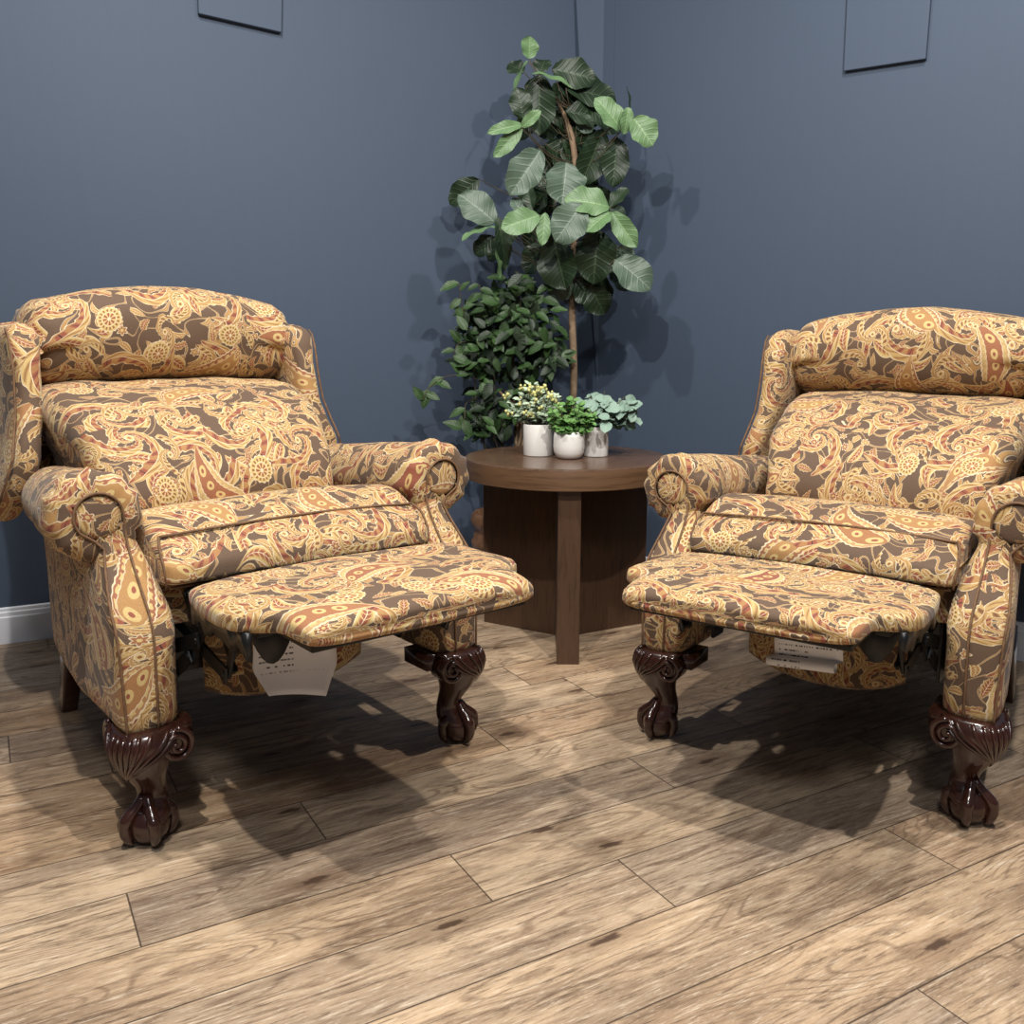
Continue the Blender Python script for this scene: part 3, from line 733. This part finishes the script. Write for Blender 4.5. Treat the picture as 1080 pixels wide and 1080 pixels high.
# ---------- leaves
def leaf(acc,base,tip,width,up,curl=.12,fold=.25,kind='fig',mi=0,wav=.03,seed=0):
    base=np.array(base,float); tip=np.array(tip,float); d=tip-base; L=np.linalg.norm(d); Fm=frame(d,np.array(up,float))
    nu=16 if kind=='fig' else 6; nv=6 if kind=='fig' else 2; rows=[]
    for i in range(nu+1):
        t=i/nu
        if kind=='fig': w=width/2*(math.sin(PI*min(1,t**.80*1.0))**.62*(.62+.55*t)) if 0<t<1 else .0
        elif kind=='round': w=width/2*math.sin(PI*t)**.5 if 0<t<1 else 0
        else: w=width/2*(math.sin(PI*t**.8)**.85) if 0<t<1 else 0
        row=[]
        if kind=='fig': w*=1+.05*math.sin(t*17+seed*2)
        for j in range(-nv,nv+1):
            v=j/nv; y=w*v*(1+(.10*math.sin(seed*1.7+3) if (kind=='fig' and v>0) else 0)); z=-curl*L*(t*t)*1.0+fold*abs(v)*w + wav*width*math.sin(t*13+seed+(2 if v>0 else 0))*abs(v)**1.5*1.6 - (0.013*width*abs(math.sin(t*22-abs(v)*5)) if kind=='fig' else 0)
            row.append(base+Fm@V(L*t*(1-.15*curl),y,z))
        rows.append(row)
    surf(acc,rows,uvs=([i/nu for i in range(nu+1)],[j/nv for j in range(-nv,nv+1)]),mi=mi)
def px2(x,y): return 430+x/3.6, 20+y/3.6
# ---------- tall fig tree
FX,FY=.226,3.50
fig=thing('fig_tree','tall fiddle-leaf fig tree with big rounded leaves behind the round table','plant',(FX,FY,0))
def fl(p): return p-V(FX,FY,0)
spec=[ # base px, tip px (in the 3.6x crop), width px, depth offset base, depth offset tip, facing, material
(460,152,466,62,72,-.02,-.03,'f',1),(456,158,374,276,54,-.05,-.12,'s',1),(442,202,376,160,66,.02,.05,'f',0),(503,207,522,140,66,.0,.03,'f',0),
(472,205,632,226,60,-.06,-.14,'u',1),(548,190,724,216,118,.02,.02,'f',0),(600,262,812,292,116,.02,.08,'f',0),(500,212,492,438,122,-.02,-.05,'f',0),
(440,384,418,256,86,-.12,-.16,'f',0),(436,402,312,416,46,-.14,-.22,'f',1),(432,412,503,346,40,-.14,-.18,'f',1),(432,408,338,516,56,-.13,-.20,'f',1),
(505,498,392,662,128,-.14,-.20,'g',2),(602,544,592,700,146,-.10,-.16,'g',2),(742,418,668,632,112,-.02,-.04,'f',0),(796,446,784,636,104,-.03,-.06,'f',0),
(812,424,732,286,92,-.10,-.16,'f',1),(836,334,832,432,52,-.12,-.14,'f',1),(856,376,936,470,98,-.12,-.16,'f',1),(840,340,847,250,26,-.08,-.05,'s',0),
(598,352,752,366,98,.0,.04,'f',0),(560,345,600,430,70,.08,.10,'f',0),(640,362,700,430,62,.03,.02,'g',2),(768,714,612,664,112,-.16,-.24,'f',1),
(770,732,672,796,82,-.18,-.24,'f',1),(770,716,832,632,58,-.14,-.12,'f',0),(776,732,868,868,76,-.16,-.20,'f',1),(766,716,836,752,50,-.14,-.12,'g',2),
(662,700,566,840,128,-.20,-.26,'g',2),(502,744,358,790,88,-.22,-.30,'f',1),(522,734,512,858,52,-.22,-.25,'f',1),(474,724,446,630,54,-.2,-.18,'f',0),
(440,746,396,668,44,-.18,-.16,'g',2),(334,774,200,650,116,-.14,-.18,'f',2),(334,788,198,800,66,-.15,-.20,'u',1),(332,828,246,890,76,-.12,-.12,'f',0),
(338,750,392,948,62,-.14,-.16,'f',0),(332,836,364,980,50,-.15,-.17,'s',1),(552,826,594,1030,160,-.08,-.12,'f',0),(722,800,704,1004,152,-.10,-.14,'f',0),
(520,846,440,964,100,-.02,-.02,'f',0),(786,912,934,1010,138,-.14,-.20,'f',2),(800,866,862,900,46,-.1,-.12,'g',2),(640,990,716,1074,110,-.03,-.03,'f',0),
(546,975,610,1066,100,-.02,-.02,'f',2),(770,930,850,1030,84,-.04,-.04,'f',0),(690,1010,750,1126,110,-.02,-.03,'f',0),(640,560,712,690,90,.06,.08,'f',0),(470,560,560,640,80,.08,.08,'f',0),(450,860,540,930,90,.06,.06,'f',0),(560,640,480,760,90,.06,.08,'f',0),(700,880,800,960,90,.06,.06,'f',0),(600,240,560,330,90,.06,.06,'f',0),(500,480,560,590,90,.07,.08,'f',0)]
r3=random.Random(77)
for k in range(34):
    bx=600+r3.gauss(0,80); by=r3.uniform(230,980); an=r3.uniform(0,2*PI); L=r3.uniform(110,150)
    spec.append((bx,by,bx+L*math.cos(an),by+L*abs(math.sin(an))*.9+20,r3.uniform(80,115),.05,.08,'f',0))
a=Acc(); tw=Acc(); rl=random.Random(2)
for i,(bx,by,tx,ty,w,db,dt,fc,mi) in enumerate(spec):
    Y0=FY-.03
    p=at_depth(*px2(bx,by),Y0+db*.8); q=at_depth(*px2(tx,ty),Y0+dt*.8)
    W_=w/3.6/FPX*Y0*1.12
    view=V(0,0,H)-p; view/=np.linalg.norm(view)
    up={'f':view*.85+V(rl.uniform(-.5,.5),0,.45),'s':view*.35+V(.8 if tx>bx else -.8,0,.3),'u':view*.35+V(0,0,1),'g':view+V(rl.uniform(-.3,.3),0,.15)}[fc]
    leaf(a,fl(p),fl(q),W_,up,curl=rl.uniform(.08,.30),fold=rl.uniform(.12,.32),mi=mi,seed=i,wav=.035)
    # petiole back to the trunk
    zt=min(max(p[2]-.10,.95),1.78); mid=(fl(p)+V(0,0,zt))/2+V(0,0,-.03)
    if i%1==0: tube(tw,catmull([V(0,0,zt),mid,fl(p)],3),[.0015]*7,5)
a.build('foliage',[MAT['leaf_dark'],MAT['leaf_new'],MAT['leaf_grey']],fig,recalc=False)
tw.build('leaf_stalks',MAT['twig'],fig)
a=Acc(); tube(a,catmull([V(0,0,.22),V(-.006,0,.6),V(.004,0,.85),V(-.006,0,1.1),V(.0,0,1.4),V(-.002,0,1.62),V(-.03,0,1.74),V(-.06,-.01,1.80)],5),[.0135]*20+[.0115]*10+[.008]*3+[.005]*3,10); a.build('trunk',MAT['bark'],fig)
a=Acc(); lathe(a,[(.075,0),(.085,.004),(.105,.22),(.11,.24),(.10,.24),(.095,.215),(.001,.215)]); a.build('pot',MAT['black'],fig)
# ---------- bushy ficus
GX,GY=.0,3.46
fic=thing('ficus_plant','bushy small-leaved green plant in brown carved planter behind left of the table','plant',(GX,GY,0))
a=Acc(); tw=Acc(); rl=random.Random(11)
def gl(x,y,Y): return at_depth(x,y,Y)-V(GX,GY,0)
root=V(.02,0,.33)
def spray(cx,cy,Y,n,rx,ry,stem=True,ls=(.046,.074)):
    c=gl(cx,cy,Y)
    if stem: tube(tw,catmull([root+V(rl.uniform(-.02,.02),rl.uniform(-.02,.02),0),(root*.45+c*.55)+V(rl.uniform(-.05,.03),0,.0),c],4),[.0045,.0042,.004,.0035,.003,.0028,.0025,.002,.0015],5)
    for k in range(int(n*1.9)):
        u=rl.uniform(-1,1); v=rl.uniform(-1,1)
        if u*u+v*v>1: continue
        p=gl(cx+u*rx,cy+v*ry,Y+rl.uniform(-.09,.09)); an=rl.uniform(0,2*PI); L=rl.uniform(*ls)
        d=V(math.cos(an),rl.uniform(-.6,.3),math.sin(an)*.8-.25); d/=np.linalg.norm(d)
        leaf(a,p,p+d*L,L*.52,V(rl.uniform(-.5,.5),-.7,.8),curl=.15,fold=.25,kind='small',seed=k,mi=rl.choice((0,0,1,1)))
for (cx,cy,n,rx,ry) in ((535,330,46,28,26),(505,340,26,22,26),(560,345,34,28,30),(520,375,40,32,26),(565,385,34,26,28),(500,385,18,18,22),(530,420,34,34,22),(515,445,22,24,16),(548,300,12,16,14),(580,365,16,16,26),(560,425,20,24,18),(540,350,34,44,34)):
    spray(cx,cy,GY-.02,n,rx,ry)
def sprig(pts,seed,n=7):
    P=[gl(x,y,GY+dy) for x,y,dy in pts]; P=catmull(P,5); tube(tw,P,.0016,5)
    r2=random.Random(seed)
    for k in range(n):
        p=P[int((k+1)*(len(P)-1)/n)]; an=r2.uniform(-1.2,1.2)+(PI if k%2 else 0); L=r2.uniform(.05,.078)
        d=V(math.cos(an),-.3,math.sin(an)-.2); d/=np.linalg.norm(d); leaf(a,p,p+d*L,L*.5,V(r2.uniform(-.4,.4),-.8,.6),kind='small',curl=.2,seed=k)
sprig([(512,370,-.02),(495,350,-.05),(487,320,-.07),(484,298,-.08)],1,8)
sprig([(515,405,-.02),(490,396,-.06),(468,398,-.10),(452,410,-.12),(446,422,-.13)],2,8)
sprig([(505,420,-.03),(492,425,-.06),(490,440,-.08),(488,452,-.09)],3,4)
sprig([(540,330,-.0),(548,308,-.03),(553,294,-.03)],4,6); sprig([(530,330,-.0),(510,312,-.05),(505,300,-.05)],5,6); sprig([(560,340,0),(572,315,-.02),(578,300,-.02)],6,6)
sprig([(500,360,-.03),(484,362,-.06),(478,375,-.07)],7,5)
a.build('foliage',[MAT['leaf_small'],MAT['leaf_small2']],fic,recalc=False); tw.build('stems',MAT['twig'],fic)
a=Acc()
for k in range(9):
    an=k*.7; tube(a,catmull([V(.02+.045*math.cos(an),.045*math.sin(an),.30),V(.025+.03*math.cos(an+.8),.03*math.sin(an+.8),.50),V(.04+.02*math.cos(an+1.6),.02*math.sin(an+1.6),.68),V(.0+.05*math.cos(an),.03*math.sin(an),.80)],4),[.007]*8+[.005]*5,6)
a.build('trunk',MAT['bark'],fic)
a=Acc(); lathe(a,[(.11,0),(.125,.01),(.15,.05),(.155,.10),(.148,.16),(.138,.20),(.137,.22),(.140,.222),(.140,.235),(.133,.24),(.130,.265),(.125,.272),(.128,.29),(.139,.30),(.142,.315),(.138,.335),(.128,.345),(.12,.345),(.118,.32),(.001,.32)],c=(-.015,.02,0),mod=lambda t,z:1+.012*math.sin(24*t)*(1 if z<.2 else 0)); a.build('planter',MAT['urn'],fic)
# ---------- three small pots on the table
def pot(name,lab,px,w,h,round_bottom,rot,seed,Y=None):
    d=ray(*px); t=(.61-H)/d[2]; p=V(0,0,H)+d*t
    c=V(p[0],p[1]+w/2,.61)
    if Y: c[1]=Y; c[0]=d[0]/d[1]*(Y-w/2)
    T=thing(name,lab,'plant',tuple(c),0,'small potted plants on the table')
    r=w/2; a=Acc()
    if round_bottom: pr=[(.001,.0005),(r*.6,.0005),(r*.8,.006),(r*.94,.02),(r,.04),(r*.99,h*.8),(r*.95,h),(r*.91,h),(r*.9,h*.9),(.001,h*.9)]
    else: pr=[(.001,.0005),(r*.96,.0005),(r*.985,.003),(r,h-.002),(r*.985,h),(r*.93,h),(r*.92,h*.9),(.001,h*.9)]
    lathe(a,pr,n=40); a.build('pot',MAT['ceramic'],T); return T,r,h
T,r,h=pot('potted_plant','white cylinder pot with pale sage sprigs and yellow buds, left of three',(568,482),.100,.104,False,0,1)
rl=random.Random(5); a=Acc(); bu=Acc(); st=Acc()
for k in range(74):
    an=rl.uniform(0,2*PI); rd=rl.uniform(0,.098); z=h+rl.uniform(.02,.130)*(1-rd*4)+.012
    e=V(rd*math.cos(an)-.012,rd*math.sin(an)*.7,z); b0=V(.25*e[0],.25*e[1],h*.88); tube(st,[b0,(b0+e)/2+V(0,0,.01),e],.0012,4)
    for q in range(11):
        t=rl.uniform(.35,1); p=b0+(e-b0)*t; a2=rl.uniform(0,2*PI); L=rl.uniform(.016,.028); d=V(math.cos(a2),math.sin(a2),rl.uniform(-.1,.8)); d/=np.linalg.norm(d)
        leaf(a,p,p+d*L,L*.5,V(rl.uniform(-.5,.5),-.6,.8),kind='small',curl=.1,seed=q)
    if rl.random()<.62:
        for q in range(6):
            c=e+V(*[rl.uniform(-.009,.009) for _ in range(3)]); rr_=rl.uniform(.0035,.0060)
            surf(a,[[c+V(rr_*math.sin(f)*math.cos(t),rr_*math.sin(f)*math.sin(t),rr_*math.cos(f)) for t in [0,1.05,2.1,3.14,4.2,5.24]] for f in (.3,1.1,2,2.85)],closed=True,cap0=True,cap1=True,mi=1)
a.build('foliage',[MAT['leaf_pale'],MAT['bud']],T,recalc=False); st.build('stems',MAT['twig'],T)
T,r,h=pot('potted_plant','white round-bottomed pot with variegated green leaves, middle of three',(601,485.5),.102,.088,True,0,2)
a=Acc(); st=Acc()
for k in range(80):
    an=rl.uniform(0,2*PI); rd=rl.uniform(0,.085); z=h+rl.uniform(-.012,.105)*(1-rd*5)+.012
    e=V(rd*math.cos(an)+.008,rd*math.sin(an)*.8,z); b0=V(.3*e[0],.3*e[1],h*.88); tube(st,[b0,(b0+e)/2+V(0,0,.012),e],.0012,4)
    for q in range(6):
        t=rl.uniform(.45,1); p=b0+(e-b0)*t; a2=rl.uniform(0,2*PI); L=rl.uniform(.018,.030); d=V(math.cos(a2),math.sin(a2),rl.uniform(-.4,.6)); d/=np.linalg.norm(d)
        leaf(a,p,p+d*L,L*.68,V(rl.uniform(-.6,.6),-.7,.7),kind='round',curl=.1,seed=q)
a.build('foliage',MAT['leaf_var'],T,recalc=False); st.build('stems',MAT['twig'],T)
T,r,h=pot('potted_plant','white cylinder pot with round grey-green eucalyptus leaves, right of three',(629,482.5),.086,.098,False,0,3)
a=Acc(); st=Acc()
for k in range(38):
    an=rl.uniform(0,2*PI); rd=rl.uniform(.01,.115); z=h+rl.uniform(.0,.135)*(1-rd*5)+.014
    e=V(rd*math.cos(an)+.03,rd*math.sin(an)*.8,z); b0=V(.2*e[0],.2*e[1],h*.88); tube(st,[b0,(b0+e)/2+V(0,0,.02),e],.0014,4)
    for q in range(4):
        t=rl.uniform(.6,1.05); p=b0+(e-b0)*t; a2=rl.uniform(0,2*PI); L=rl.uniform(.034,.056); d=V(math.cos(a2),math.sin(a2)*.7,rl.uniform(-.7,.4)); d/=np.linalg.norm(d)
        leaf(a,p,p+d*L,L*.78,V(rl.uniform(-.6,.6),-.7,.7),kind='round',curl=.15,seed=q)
a.build('foliage',MAT['leaf_euc'],T,recalc=False); st.build('stems',MAT['twig'],T)
# ---------- chairs
build_chair('paisley wing recliner left of the table, its paper tag hanging curled',(-.4326,1.9611,0),.67805,1.0287,3,(0,0),'curled')
build_chair('paisley wing recliner right of the table, its paper tag rolled at the bottom',(.6626,2.0141,0),-.6310,.9802,8,(11.3,5.2),'rolled')
# ---------- light: ceiling lamps, an added fill behind the camera, dim ambient world
def area(name,loc,target,size,power,col=(1,.96,.9)):
    l=bpy.data.lights.new(name,'AREA'); l.shape='DISK'; l.size=size; l.energy=power; l.color=col
    o=bpy.data.objects.new(name,l); C.objects.link(o); o.location=loc
    d=Vector(target)-Vector(loc); o.rotation_euler=d.to_track_quat('-Z','Y').to_euler(); return o
area('ceiling_or_fill_lamp',(-.5,.75,2.95),(.1,2.4,.4),.06,36)
area('ceiling_or_fill_lamp',(.75,.75,2.95),(-.1,2.4,.4),.06,38)
area('ceiling_or_fill_lamp',(-.75,2.05,2.95),(-.75,2.1,0),.09,24)
area('ceiling_or_fill_lamp',(.95,2.0,2.95),(.95,2.0,0),.09,24)
area('ceiling_or_fill_lamp',(0,-.6,2.9),(0,1.0,.0),.5,22,(.95,.97,1))  # added soft fill from behind the camera, not a ceiling fitting
w=bpy.data.worlds.new('w'); bpy.context.scene.world=w; w.use_nodes=True; w.node_tree.nodes['Background'].inputs[0].default_value=(.80,.88,1,1); w.node_tree.nodes['Background'].inputs[1].default_value=.075
vs_=bpy.context.scene.view_settings; vs_.view_transform='Standard'; vs_.look='None'; vs_.exposure=.36; vs_.gamma=1; vs_.use_curve_mapping=False
bpy.context.scene.cycles.max_bounces=6
